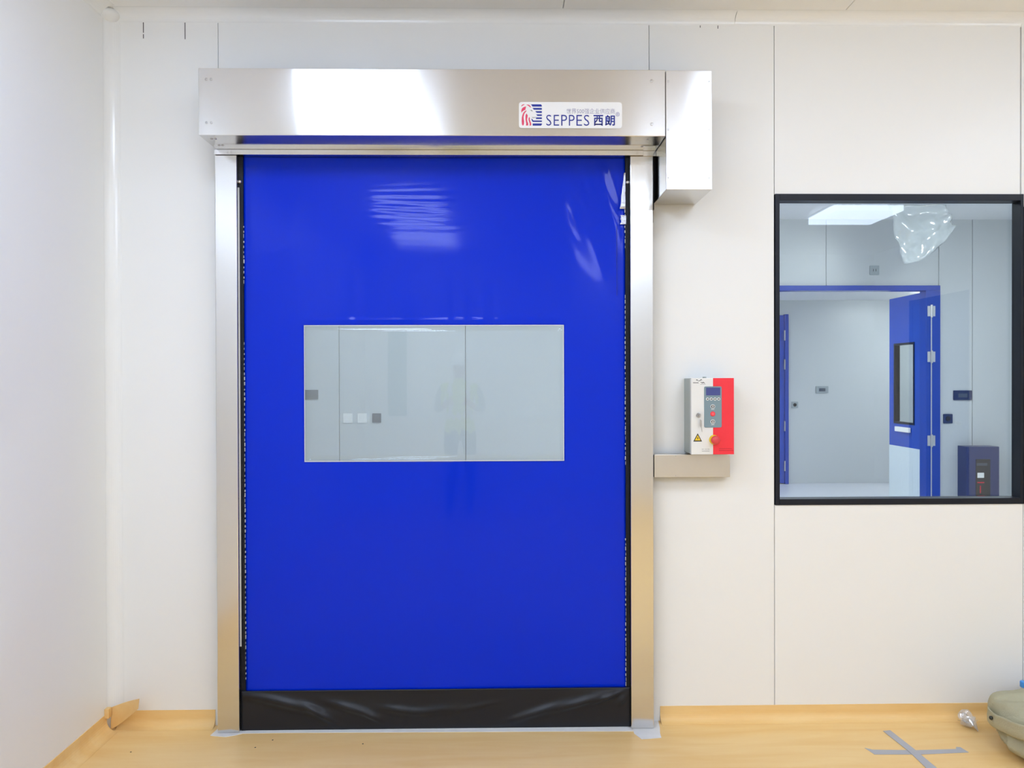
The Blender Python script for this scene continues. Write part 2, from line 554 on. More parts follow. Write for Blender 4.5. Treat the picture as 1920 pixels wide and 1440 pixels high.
# ceiling light panels of this room (seen as reflections in steel, vinyl and glass)
lamp = empty('ceiling_light', (0, 0, 0))
bm = bmesh.new()
for a in ((-0.31, 0.31, -0.31, -0.295), (-0.31, 0.31, 0.295, 0.31), (-0.31, -0.295, -0.295, 0.295), (0.295, 0.31, -0.295, 0.295)):
    add_box(bm, a[0], a[1], a[2], a[3], -0.010, 0.0)
finish('frame', bm, 'alu', lamp)
bm = bmesh.new()
add_box(bm, -0.295, 0.295, -0.295, 0.295, -0.072, 0.0)
dif = finish('diffuser', bm, ['lamp_cool', 'alu'], lamp)
for p in dif.data.polygons:          # face gives light, glowing sides added to brighten the ceiling, back dark
    p.material_index = 0 if p.normal.z < 0.5 else 1
names = {0: 'left wall', 1: 'control box side', 2: 'far right wall'}
rows_ = {0: 'nearest the blue door', 1: 'just behind the camera', 2: 'nearest the rear wall'}
first = True
for i, lx in enumerate((-0.78, 1.45, 3.24)):
    for j, ly in enumerate((1.50, -0.40, -2.20)):
        if i == 2 and j == 2:
            continue
        l = lamp if first else copy_tree(lamp)
        first = False
        if i == 0 and j == 2:
            ly = -1.75
        if i == 1 and j == 0:       # the other columns have a warmer tube
            for ch in l.children:
                if ch.name.startswith('diffuser'):
                    warm = ch.data.copy()
                    warm.materials[0] = M['lamp']
        if i > 0:
            for ch in l.children:
                if ch.name.startswith('diffuser'):
                    ch.data = warm
        l.location = (lx, ly, ZC)
        tag(l, 'square white LED ceiling panel over the %s, %s' % (names[i], rows_[j]), 'ceiling light', 'ceiling lights of this room')


# ------------------------------------------------------------------ windows
def window(name, x0, x1, z0, z1, l, r, t, b, label):
    w = structure(empty(name, ((x0 + x1) / 2, YB, z0)), label, 'window')
    yf, yb = YB - 0.004, 3.172
    box('frame_bar', x0, x0 + l, yf, yb, z0, z1, 'frame', w, 0.0015)
    box('frame_bar', x1 - r, x1, yf, yb, z0, z1, 'frame', w, 0.0015)
    box('frame_bar', x0 + l, x1 - r, yf, yb, z1 - t, z1, 'frame', w, 0.0015)
    box('frame_bar', x0 + l, x1 - r, yf, yb, z0, z0 + b, 'frame', w, 0.0015)
    box('glass', x0 + l, x1 - r, 3.155, 3.160, z0 + b, z1 - t, 'pane', w)
    return w


window('window_1', 1.168, 2.232, 0.914, 2.234, 0.019, 0.013, 0.028, 0.026, 'black framed fixed window looking into the next room')
window('window_2', 2.2335, 3.32, 0.914, 2.181, 0.022, 0.022, 0.028, 0.026, 'second black framed window cut off by the right edge')

# ------------------------------------------------------------------ the roll-up door
D = tag(empty('roll_up_door', (-0.26, 3.08, 0)), 'blue vinyl roll-up door with stainless steel columns and header box', 'door')
for xa, xb in ((-1.1635, -1.0745), (0.541, 0.635)):
    c = box('column', xa, xb, 3.05, 3.1195, 0.002, 2.372, 'steel_v', D, 0.0025)
    c['label'] = 'tall brushed stainless steel side column'
hd = box('header_box', -1.156, 0.6465, 2.87, 3.1195, 2.394, 2.652, 'steel_h', D, 0.0025)
hd['label'] = 'long brushed stainless steel header box'
box('lintel_strip', -1.1635, 0.594, 3.044, 3.1195, 2.373, 2.3935, 'steel_h', D, 0.001)
mo = box('motor_cover', 0.6482, 0.8275, 2.868, 3.1195, 2.187, 2.649, 'steel_h', D, 0.002)
mo['label'] = 'tall stainless steel motor cover at the right end of the header'
box('seam_gap', 0.6445, 0.6495, 2.874, 3.118, 2.40, 2.645, 'black', D)
box('gap_shade_strip', 0.6395, 0.6478, 3.09, 3.1195, 2.16, 2.392, 'black', D)  # black strip standing in for the shade between column and motor cover
box('end_plate', 0.5945, 0.6475, 3.052, 3.1195, 2.3725, 2.3938, 'steel_h', D, 0.001)


def screw_mesh(name, axis):
    bm_ = bmesh.new()
    add_lathe(bm_, (0, 0, 0), axis, [(0.0052, 0.0), (0.0052, 0.0012), (0.0038, 0.0022), (0.0016, 0.0024), (0.0014, 0.0012)], 14)
    me_ = bpy.data.meshes.new(name)
    bmesh.ops.recalc_face_normals(bm_, faces=bm_.faces)
    bm_.to_mesh(me_)
    bm_.free()
    me_.materials.append(M['screw'])
    return me_


scr_f = screw_mesh('screw', 'Y-')
scr_d = screw_mesh('screw_down', 'Z-')


def screw(p, parent, me_=scr_f, s=1.0):
    o = bpy.data.objects.new('screw', me_)
    COL.objects.link(o)
    o.parent = parent
    o.location = p
    o.scale = (s, s, s)
    return o


for sx in (-1.125, -1.1065):
    for sz in (2.608, 2.442):
        screw((sx, 2.87, sz), hd)
for sz in (2.608, 2.441):
    screw((0.593, 2.87, sz), hd, s=1.15)
for sx, sy in ((-1.122, 2.912), (-1.108, 2.912), (-1.124, 2.994), (-1.109, 2.994), (0.586, 2.905), (0.579, 2.995)):
    screw((sx, sy, 2.394), hd, scr_d, 1.1)
for sx in (0.657, 0.8165):
    for sz in (2.606, 2.42, 2.233):
        screw((sx, 2.868, sz), mo, s=0.72)

# black side guides with a bolt near the top
for xa, xb, bx in ((-1.0745, -1.056, -1.068), (0.524, 0.541, 0.533)):
    g = box('side_guide', xa, xb, 3.072, 3.115, 0.004, 2.372, 'black', D, 0.002)
    bm = bmesh.new()
    add_lathe(bm, (bx, 3.072, 2.268), 'Y-', [(0.008, 0), (0.008, 0.005), (0.006, 0.009), (0.002, 0.0105)], 12)
    finish('bolt', bm, 'screw', g, True)
box('guide_liner', -1.0745, -1.0712, 3.0705, 3.0725, 0.35, 2.245, 'white', D)
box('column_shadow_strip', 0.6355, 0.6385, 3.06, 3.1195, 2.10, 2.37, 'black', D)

# curtain: a sheet of blue vinyl with shallow folds, a window cut out of it
CX0, CX1, CZ0, CZ1 = -1.056, 0.524, 0.160, 2.374
VX0, VX1, VZ0, VZ1 = -0.809, 0.2665, 1.1125, 1.677


def g1(x, c, s):
    return math.exp(-((x - c) / s) ** 2)


def curtain_y(x, z):
    u = 0.0
    u += 0.0050 * nz(x * 0.9 + 3.1, z * 0.55, 1.7)
    u += 0.0016 * nz(x * 2.6 + 0.3, z * 0.9 + 5.0, 4.2)
    # fine horizontal ripples where the sheet leaves the roll
    w = g1(x, -0.36, 0.20) * g1(z, 2.165, 0.085)
    u += w * 0.00026 * math.sin(z * 240 + 3 * nz(x * 4, z * 8, 0.5)) + w * 0.0006 * nz(x * 5, z * 34, 2.2)
    # vertical tucks above the clear panel
    for c, s, a in ((-0.60, 0.020, 0.0022), (-0.36, 0.035, -0.0016), (-0.19, 0.016, 0.0020), (-0.12, 0.014, 0.0022), (-0.07, 0.012, -0.0016), (-0.03, 0.014, 0.0016)):
        u += a * g1(x + 0.05 * (z - 1.8), c, s) * g1(z, 1.76, 0.085)
    # the welded lip along the top of the clear panel
    u -= 0.0030 * g1(z, 1.699, 0.006) * (0.35 + 0.65 * max(0, nz(x * 3.1 + 9.0, 0.2, 0.1) + 0.35)) * (1 if VX0 < x < VX1 + 0.02 else 0.15)
    # long slanting tucks in the upper right corner
    for c, s, a, z0, sz in ((0.485, 0.018, 0.0050, 2.26, 0.12), (0.445, 0.022, -0.0040, 2.22, 0.13), (0.345, 0.026, 0.0042, 2.25, 0.10), (0.31, 0.024, 0.0030, 2.14, 0.08), (0.40, 0.06, 0.0040, 1.98, 0.16), (0.20, 0.05, 0.0020, 1.95, 0.2)):
        u += a * g1(x + 0.30 * (z - z0), c, s) * g1(z, z0, sz)
    # faint slanting creases low down
    u += 0.0015 * g1(x - 0.9 * (0.45 - z) + 1.05, 0.0, 0.05) * g1(z, 0.38, 0.18)
    u += 0.0012 * g1(x + 0.6 * (0.75 - z) - 0.49, 0.0, 0.04) * g1(z, 0.72, 0.15)
    e = min(x - CX0, CX1 - x)
    u *= min(1.0, max(0.0, e / 0.03)) if z < 1.9 else min(1.0, max(0.25, e / 0.03))
    return 3.080 + u


def lines(a, b, cuts, step):
    pts = [a] + cuts + [b]
    out = []
    for p, q in zip(pts, pts[1:]):
        n = max(1, round((q - p) / step))
        out += [p + (q - p) * k / n for k in range(n)]
    return out + [b]


gx = lines(CX0, CX1, [VX0, VX1], 0.0105)
gz = lines(CZ0, CZ1, [VZ0, VZ1], 0.0065)
bm = bmesh.new()
gv = [[bm.verts.new((x, curtain_y(x, z), z)) for x in gx] for z in gz]
for j in range(len(gz) - 1):
    for i in range(len(gx) - 1):
        xm, zm = (gx[i] + gx[i + 1]) / 2, (gz[j] + gz[j + 1]) / 2
        if VX0 < xm < VX1 and VZ0 < zm < VZ1:
            continue
        bm.faces.new((gv[j][i], gv[j][i + 1], gv[j + 1][i + 1], gv[j + 1][i]))
for v in [v for v in bm.verts if not v.link_faces]:
    bm.verts.remove(v)
cu = finish('curtain', bm, 'vinyl', D, True)
cu['label'] = 'glossy blue vinyl curtain'
sol = cu.modifiers.new('thickness', 'SOLIDIFY')
sol.thickness = 0.0012
sol.offset = -1 if cu.data.polygons[0].normal.y < 0 else 1

bm = bmesh.new()
hx = lines(VX0 - 0.002, VX1 + 0.002, [], 0.03)
hz = lines(VZ0 - 0.002, VZ1 + 0.002, [], 0.03)
hv = [[bm.verts.new((x, 3.0795 + 0.0012 * nz(x * 1.5, z * 1.5, 8), z)) for x in hx] for z in hz]
for j in range(len(hz) - 1):
    for i in range(len(hx) - 1):
        bm.faces.new((hv[j][i], hv[j][i + 1], hv[j + 1][i + 1], hv[j + 1][i]))
vp = finish('vision_panel', bm, 'vision', D, True)
vp['label'] = 'clear vinyl vision panel'
so2 = vp.modifiers.new('thickness', 'SOLIDIFY')
so2.thickness = 0.0015
# thin welded border of the clear panel
bm = bmesh.new()
for a in ((VX0 - 0.001, VX1 + 0.001, VZ1 - 0.002, VZ1 + 0.0005), (VX0 - 0.001, VX1 + 0.001, VZ0 - 0.0005, VZ0 + 0.002), (VX0 - 0.0005, VX0 + 0.0015, VZ0, VZ1), (VX1 - 0.0015, VX1 + 0.0005, VZ0, VZ1)):
    add_box(bm, a[0], a[1], 3.0765, 3.0775, a[2], a[3])
finish('weld_border', bm, 'white', vp)

# zip teeth down both edges of the curtain (too small to count)
for xe, s in ((CX0 + 0.0005, -1), (CX1 - 0.0005, 1)):
    bm = bmesh.new()
    z = 0.17
    while z < 2.31:
        if nz(z * 3.0, s * 2.0, 0.4) > -0.35:
            j = random.uniform(-0.0012, 0.0012)
            add_box(bm, xe - 0.0016 + j, xe + 0.0016 + j, 3.0735, 3.0775, z, z + random.uniform(0.006, 0.016))
        z += 0.021
    z_ = finish('zip_edge', bm, 'tooth', D)
    z_['kind'] = 'stuff'

# silvery film scraps; the long one paints the sheen of a vinyl fold
for x0, x1, z0, z1, k in ((0.498, 0.524, 2.158, 2.308, 1.0), (0.499, 0.527, 2.094, 2.132, 2.0)):
    bm = bmesh.new()
    n, mrow = 6, 14
    vv = []
    for j in range(mrow + 1):
        t = j / mrow
        z = z0 + (z1 - z0) * t
        ww = (1 - 0.75 * t) * (0.9 + 0.25 * nz(z * 30, 3.0, k)) if k == 1 else 0.85 + 0.3 * nz(z * 70, 1.0, k)
        vv.append([bm.verts.new((x1 - (x1 - x0) * ww * (1 - i / n) + 0.002 * nz(z * 60, i, k), 3.0690 - 0.005 * abs(nz(i * 0.6, z * 40, k)), z)) for i in range(n + 1)])
    for j in range(mrow):
        for i in range(n):
            bm.faces.new((vv[j][i], vv[j][i + 1], vv[j + 1][i + 1], vv[j + 1][i]))
    fo = finish('film_sheen_scrap', bm, 'film', D, True)
    fo['label'] = 'crumpled silvery scrap, film and painted fold sheen'
    fo.modifiers.new('thickness', 'SOLIDIFY').thickness = 0.0008
box('edge_seam', 0.4885, 0.4895, 3.0745, 3.0775, 1.80, 2.088, 'signblue', D)


# black bottom skirt with slanting folds
def skirt_y(x, z):
    u = 0.004 * nz(x * 1.3, z * 4, 7.0)
    for cx, cz, ang, ln, a, s in ((-0.90, 0.118, -0.24, 0.20, 0.0150, 0.020), (-0.74, 0.066, -0.55, 0.07, 0.0140, 0.013),
                                  (-0.61, 0.088, -0.28, 0.11, 0.0130, 0.017), (-0.42, 0.082, -0.12, 0.09, 0.0100, 0.016),
                                  (-0.53, 0.055, -0.5, 0.04, 0.0090, 0.011), (-0.27, 0.080, 0.10, 0.10, 0.0070, 0.016),
                                  (-0.10, 0.095, 0.20, 0.10, 0.0040, 0.010), (0.15, 0.070, 0.32, 0.12, 0.0110, 0.015),
                                  (0.33, 0.108, 0.28, 0.13, 0.0140, 0.016), (0.45, 0.132, 0.40, 0.06, 0.0130, 0.010), (0.505, 0.118, 0.9, 0.025, 0.011, 0.012)):
        dx, dz = x - cx, z - cz
        p = dx * math.cos(ang) + dz * math.sin(ang)
        q = -dx * math.sin(ang) + dz * math.cos(ang)
        u -= a * math.exp(-(p / ln) ** 2 - (q / s) ** 2)
    return 3.069 + u * min(1, max(0, (0.167 - z) / 0.02)) * (0.4 + 0.6 * min(1, max(0, z / 0.03)))


bm = bmesh.new()
kx = lines(-1.072, 0.541, [], 0.008)
kz = lines(0.003, 0.166, [], 0.004)
kv = [[bm.verts.new((x, skirt_y(x, z), z)) for x in kx] for z in kz]
for j in range(len(kz) - 1):
    for i in range(len(kx) - 1):
        bm.faces.new((kv[j][i], kv[j][i + 1], kv[j + 1][i + 1], kv[j + 1][i]))
sk = finish('bottom_skirt', bm, 'black_vinyl', D, True)
sk['label'] = 'wrinkled black vinyl bottom skirt'
sk.modifiers.new('thickness', 'SOLIDIFY').thickness = 0.002

# sign on the header: plate, lion emblem, lettering
S = 0.0020725          # metres per pixel of the traced lettering
SX, SZ, SY = 0.077, 2.5245, 2.87


def sp(u, v):
    return (SX + (u - 973) * S, SZ - (v - 192) * S)


bm = bmesh.new()
add_plate(bm, rrect(SX, 0.477, 2.4235, SZ, 0.011), SY - 0.003, 0.003)
sg = finish('sign_plate', bm, 'signwhite', D)
sg['label'] = 'white sign plate with lion emblem and blue lettering'


def cp_(pts):
    return [sp(970 + u / 24.0, 185 + v / 24.0) for u, v in pts]


SYF = SY - 0.0036
bm = bmesh.new()
for pts in ([(180, 380), (190, 330), (230, 290), (290, 272), (335, 285), (270, 310), (220, 345)],
            [(395, 300), (450, 288), (520, 298), (570, 340), (610, 400), (618, 425), (560, 395), (500, 340), (450, 315)],
            [(180, 650), (178, 560), (200, 480), (250, 420), (320, 388), (400, 372), (375, 440), (370, 510), (300, 545), (235, 585)],
            [(195, 1020), (200, 880), (225, 760), (270, 660), (330, 590), (405, 545), (412, 575), (350, 640), (305, 720), (280, 830), (285, 930), (300, 1040), (295, 1150), (270, 1222), (235, 1222), (205, 1160)],
            [(365, 830), (375, 750), (415, 680), (440, 735), (468, 760), (455, 860), (435, 940), (450, 1040), (485, 1130), (480, 1222), (385, 1222), (400, 1150), (385, 1050), (365, 950)],
            [(505, 900), (530, 840), (560, 880), (560, 960), (590, 1060), (622, 1140), (612, 1222), (545, 1222), (560, 1160), (535, 1070), (505, 980)]):
    add_plate(bm, cp_(pts), SYF, 0.0006)
finish('lion_mane', bm, 'signred', sg)
bm = bmesh.new()
for pts in ([(610, 275), (1060, 275), (1098, 320), (1100, 375), (680, 375), (650, 330)],
            [(680, 435), (1100, 435), (1100, 515), (735, 515), (715, 475)],
            [(805, 578), (1100, 578), (1100, 655), (880, 655), (840, 625)],
            [(835, 725), (1100, 725), (1100, 792), (890, 792), (880, 755)],
            [(845, 860), (1100, 860), (1100, 930), (825, 930), (838, 900)],
            [(630, 925), (665, 925), (715, 998), (1100, 998), (1100, 1062), (690, 1062), (655, 1010)],
            [(690, 1130), (1100, 1130), (1100, 1180), (1060, 1228), (690, 1228), (685, 1180)]):
    add_plate(bm, cp_(pts), SYF, 0.0006)
finish('emblem_bars', bm, 'signblue', sg)
bm = bmesh.new()
add_plate(bm, cp_([(580, 540), (620, 525), (665, 545), (690, 595), (640, 580)]), SYF, 0.0006)
add_plate(bm, cp_([(640, 850), (720, 855), (850, 845), (840, 865), (700, 885)]), SYF, 0.0006)
finish('lion_features', bm, 'greyink', sg)
for ch, a, b in (('S', 1024, 1033.5), ('E', 1038, 1048), ('P', 1052, 1063), ('P', 1066.5, 1077), ('E', 1080.5, 1091), ('S', 1094.5, 1104.5)):
    xa, zt = sp(a, 216)
    xb, zb = sp(b, 236)
    text_mesh('lettering', ch, xa, xb, zb, zt, SYF, 'signblue', sg, offset=-0.008)
xa, zt = sp(1112.5, 216)
xb, zb = sp(1130.5, 236)
text_mesh('lettering', '西', xa, xb, zb, zt, SYF, 'signblue', sg, offset=0.018)
xa, zt = sp(1134, 216)
xb, zb = sp(1152.5, 236)
text_mesh('lettering', '朗', xa, xb, zb, zt, SYF, 'signblue', sg, offset=0.018)
xa, zt = sp(1062, 204)
xb, zb = sp(1152.5, 213.6)
text_mesh('lettering', '世界500强企业供应商', xa, xb, zb, zt, SYF, 'signgrey', sg, offset=-0.012)
xa, zt = sp(1154, 210.5)
xb, zb = sp(1161.5, 218.5)
text_mesh('registered_mark', '®', xa, xb, zb, zt, SYF, 'signgrey', sg)

# ------------------------------------------------------------------ cable duct and control box
du = tag(empty('cable_duct', (0.8, 3.12, 1.04)), 'flat stainless steel cable duct under the red and white control box', 'duct')
box('cover', 0.6425, 0.9605, 3.07, 3.1195, 1.041, 1.1365, 'steel_d', du, 0.0015)
box('end_gap', 0.6365, 0.6422, 3.075, 3.1195, 1.043, 1.135, 'black', du)
for sz in (1.130, 1.048):
    screw((0.732, 3.07, sz), du, s=0.5).matrix_parent_inverse = Matrix.Translation(du.location).inverted()

CB = tag(empty('control_box', (0.867, 3.12, 1.143)), 'white and red wall control box with keypad and emergency stop', 'control box')
YF = 3.0
box('housing', 0.780, 0.953, YF + 0.004, 3.1195, 1.1440, 1.4535, 'boxside', CB, 0.002)
fr = box('front_cover', 0.7795, 0.869, YF, YF + 0.02, 1.1430, 1.4545, 'white', CB, 0.001)
fr['label'] = 'white left half of the front cover'
rd = box('front_cover', 0.869, 0.9545, YF, YF + 0.02, 1.1430, 1.4545, 'red', CB, 0.001)
rd['label'] = 'red right half of the front cover'
bm = bmesh.new()
add_plate(bm, rrect(0.832, 0.9035, 1.253, 1.4205, 0.006), YF - 0.002, 0.002)
kp = finish('keypad', bm, 'keypad', CB)
bm = bmesh.new()
add_plate(bm, rrect(0.8395, 0.8975, 1.384, 1.4155, 0.001), YF - 0.0028, 0.001)
finish('screen', bm, 'screen', kp)
for k in range(4):
    cx = 0.8455 + k * 0.0152
    bm = bmesh.new()
    add_cyl(bm, (cx, YF - 0.0018, 1.3690), 'Y-', 0.0062, 0.0058, 0.0014, 18)
    b = finish('small_button', bm, 'white', kp)
    bm = bmesh.new()
    add_cyl(bm, (cx, YF - 0.0030, 1.3690), 'Y-', 0.0031, 0.0028, 0.0008, 14)
    finish('button_centre', bm, 'ink', b)
for cz, up in ((1.3385, 1), (1.2765, -1)):
    bm = bmesh.new()
    add_cyl(bm, (0.867, YF - 0.0018, cz), 'Y-', 0.0092, 0.0090, 0.0010, 22)
    b = finish('arrow_button', bm, 'white', kp)
    bm = bmesh.new()
    add_cyl(bm, (0.867, YF - 0.0026, cz), 'Y-', 0.0068, 0.0066, 0.0008, 20)
    finish('button_face', bm, 'ink', b)
    bm = bmesh.new()
    add_plate(bm, [(0.867, cz + 0.0055 * up), (0.863, cz), (0.8655, cz), (0.8655, cz - 0.0048 * up), (0.8685, cz - 0.0048 * up), (0.8685, cz), (0.871, cz)][::up], YF - 0.0038, 0.0006)
    finish('arrow', bm, 'white', b)
    for q in range(4):
        box('caption_mark', 0.8605 + q * 0.0034, 0.8628 + q * 0.0034, YF - 0.0026, YF - 0.0019, cz - 0.0135, cz - 0.0112, 'white', kp)
bm = bmesh.new()
add_cyl(bm, (0.867, YF - 0.0018, 1.3085), 'Y-', 0.0102, 0.0098, 0.0016, 22)
b = finish('stop_button', bm, 'red', kp)
bm = bmesh.new()
add_cyl(bm, (0.867, YF - 0.0034, 1.3085), 'Y-', 0.0066, 0.0060, 0.0008, 18)
finish('button_face', bm, 'pink', b)
bm = bmesh.new()
add_lathe(bm, (0.809, YF, 1.3030), 'Y-', [(0.0095, 0), (0.0095, 0.003), (0.0070, 0.006), (0.0055, 0.006), (0.0052, 0.004)], 18)
lk = finish('lock', bm, 'screw', CB)
bm = bmesh.new()
add_box(bm, 0.8075, 0.8105, YF - 0.022, YF - 0.004, 1.2985, 1.3075)
add_plate(bm, [(0.8105, 1.288), (0.8185, 1.283), (0.8195, 1.262), (0.8150, 1.254), (0.8120, 1.262)], YF - 0.014, 0.0015)
add_plate(bm, [(0.8150, 1.262), (0.8185, 1.262), (0.8215, 1.236), (0.8190, 1.236)], YF - 0.012, 0.0012)
finish('key', bm, 'screw', lk)
bm = bmesh.new()
add_plate(bm, [(0.8055, 1.2295), (0.7875, 1.1960), (0.8235, 1.1960)], YF - 0.0006, 0.0006)
wt = finish('warning_triangle', bm, 'ink', CB)
bm = bmesh.new()
add_plate(bm, [(0.8055, 1.2225), (0.7935, 1.2005), (0.8175, 1.2005)], YF - 0.0011, 0.0005)
finish('triangle_face', bm, 'yellow', wt)
bm = bmesh.new()
add_plate(bm, [(0.8065, 1.2165), (0.8020, 1.2090), (0.8052, 1.2090), (0.8040, 1.2025), (0.8090, 1.2110), (0.8058, 1.2110)], YF - 0.0015, 0.0004)
finish('bolt_symbol', bm, 'ink', wt)
bm = bmesh.new()
add_lathe(bm, (0.8715, YF, 1.2035), 'Y-', [(0.0195, 0), (0.0195, 0.008), (0.0170, 0.011), (0.0120, 0.011), (0.0120, 0.006)], 26)
ec = finish('stop_collar', bm, 'yellow', CB)
bm = bmesh.new()
add_lathe(bm, (0.8715, YF - 0.008, 1.2035), 'Y-', [(0.0105, 0), (0.0105, 0.008), (0.0175, 0.012), (0.0180, 0.020), (0.0160, 0.024), (0.0090, 0.027), (0.0015, 0.0275)], 26)
finish('stop_mushroom', bm, 'redbtn', ec, True)
# maker's mark and small print (illegible in the photograph: strokes at the same places)
bm = bmesh.new()
x, z = 0.7985, 1.4475
w = [(0, 0), (3, 5), (5, 5), (7, 1), (9, -1), (12, -1), (14, 1), (16, 1.5), (18, 6), (20, 6), (23, 0), (19, 2), (16, -1.5), (12, -3), (8, -2.6), (5, 1)]
add_plate(bm, [(x + a * 0.00112, z - 0.003 + b * 0.00085) for a, b in w], YF - 0.0004, 0.0004)
xx = 0.7868
for wd, h in ((2.2, 2.6), (2.4, 3), (2.2, 3), (2.4, 2.6), (2.2, 2.8), (2.4, 3.2), (2.0, 3)):
    add_box(bm, xx, xx + wd * 0.001, YF - 0.0004, YF, 1.4355 - h * 0.0006, 1.4355 + h * 0.0006)
    xx += wd * 0.001 + 0.0011
add_plate(bm, [(0.8155, 1.4380), (0.8200, 1.4385), (0.8240, 1.4360), (0.8290, 1.4385), (0.8330, 1.4360), (0.8372, 1.4305), (0.8345, 1.4325), (0.8320, 1.4335), (0.8290, 1.4355), (0.8240, 1.4325), (0.8200, 1.4362)], YF - 0.0004, 0.0004)
add_box(bm, 0.8165, 0.838, YF - 0.0004, YF, 1.4288, 1.4296)
finish('maker_mark', bm, 'ink', CB)
bm = bmesh.new()
for a, b_, z in ((0.8225, 0.8300, 1.1645), (0.8320, 0.8335, 1.1645), (0.8360, 0.8420, 1.1645), (0.8440, 0.8455, 1.1645), (0.8460, 0.8540, 1.1645), (0.8225, 0.8540, 1.1568)):
    add_box(bm, a, b_, YF - 0.0004, YF, z - 0.0009, z + 0.0009)
finish('small_print', bm, 'greyink', CB)
bm = bmesh.new()
for z in (1.1665, 1.1590):
    xx = 0.893
    while xx < 0.947:
        wd = random.uniform(0.003, 0.006)
        add_box(bm, xx, xx + wd, YF - 0.0004, YF, z - 0.0011, z + 0.0011)
        xx += wd + 0.0009
finish('small_print', bm, 'darkred', CB)
box('top_tab', 0.842, 0.850, YF + 0.03, YF + 0.06, 1.4535, 1.4600, 'boxside', CB, 0.001)

# ------------------------------------------------------------------ things on the floor
def tape(pts, label, z):
    b_ = bmesh.new()
    add_slab(b_, pts, z, z + 0.0008)
    return tag(finish('tape_strip', b_, 'tape'), label, 'tape', 'grey tape cross on the floor')


tape([(1.428, 2.873), (1.452, 2.858), (1.62, 2.850), (1.78, 2.856), (1.790, 2.872), (1.806, 2.870), (1.813, 2.829), (1.62, 2.818), (1.441, 2.822)],
     'grey tape strip on the floor running level with the wall', 0.0003)
tape([(1.571, 3.008), (1.604, 3.013), (1.616, 2.86), (1.622, 2.70), (1.618, 2.665), (1.580, 2.668), (1.585, 2.84)],
     'grey tape strip lying across the other strip, pointing at the wall', 0.0012)

# crumpled clear wrapper: a square of film scrunched up, with sharp facets
bm = bmesh.new()
n = 16
gr = []
for j in range(n + 1):
    r = []
    for i in range(n + 1):
        u, w = i / n * 2 - 1, j / n * 2 - 1
        q = Vector((u * 0.95, w * 0.95, 1.7))
        p = Vector((noise.noise(q * 1.3) * 1.5 + 0.35 * u, noise.noise(q * 1.3 + Vector((9, 0, 0))) * 1.5 + 0.35 * w, noise.noise(q * 1.3 + Vector((0, 9, 0))) * 1.3))
        r.append(bm.verts.new((1.937 + p.x * 0.042, 3.028 + p.y * 0.042, max(0.002, 0.030 + p.z * 0.042))))
    gr.append(r)
for j in range(n):
    for i in range(n):
        a, b, c, d = gr[j][i], gr[j][i + 1], gr[j + 1][i + 1], gr[j + 1][i]
        bm.faces.new((a, b, c))
        bm.faces.new((a, c, d))
wrp = tag(finish('plastic_wrapper', bm, 'plastic'), 'small crumpled clear plastic wrapper on the floor beside the bag', 'wrapper')
wrp.modifiers.new('thickness', 'SOLIDIFY').thickness = 0.0004

# canvas bag
bag = tag(empty('canvas_bag', (2.22, 2.80, 0)), 'slumped khaki canvas bag on the floor at the right edge', 'bag')


def blob(cx, cy, z0, rx, ry, h, seed, pw=2.6, sub=6, gather=0.0, fold=0.0):
    """A slumped cloth volume: gather = pleats running down the sides, fold = long folds across the top."""
    b_ = bmesh.new()
    bmesh.ops.create_icosphere(b_, subdivisions=sub, radius=1.0)
    for v in b_.verts:
        d = v.co.normalized()
        k = (abs(d.x) ** pw + abs(d.y) ** pw + abs(d.z) ** pw) ** (-1 / pw)
        f = 1 + 0.05 * noise.noise(d * 1.5 + Vector((seed, 0, 0)))
        a = math.atan2(d.y, d.x)
        if gather:
            ph = a * 9 + 2.6 * noise.noise(Vector((d.x * 1.6, d.y * 1.6, seed))) * 2 + 1.8 * d.z
            ridge = 1 - abs(math.sin(ph)) ** 0.7
            f += gather * (ridge - 0.4) * math.exp(-((d.z - 0.05) / 0.55) ** 2)
            ph2 = a * 4 - 3.0 * d.z + 3 * noise.noise(Vector((d.x * 2, d.y * 2, seed + 4)))
            f += gather * 0.6 * math.sin(ph2) * math.exp(-((d.z + 0.35) / 0.4) ** 2)
        p = d * k * f
        z = (p.z + 1) / 2 * h
        if fold and d.z > -0.3:
            t = d.y * 5 + d.x * 1.6 + 2.2 * noise.noise(Vector((d.x * 1.4, d.y * 1.4, seed)))
            z -= fold * (1 - abs(math.sin(t)) ** 0.5) * (0.35 + 0.65 * max(0, d.z))
            z += 0.35 * fold * noise.noise(Vector((d.x * 3, d.y * 5, seed)))
        v.co = Vector((cx + p.x * rx, cy + p.y * ry, max(0.002, z0 + z)))
    return b_


finish('body', blob(2.24, 2.785, -0.02, 0.300, 0.212, 0.205, 1.3, gather=0.085), 'canvas', bag, True)
finish('flap', blob(2.250, 2.838, 0.070, 0.302, 0.150, 0.130, 5.1, pw=4.5, fold=0.020), 'canvas', bag, True)
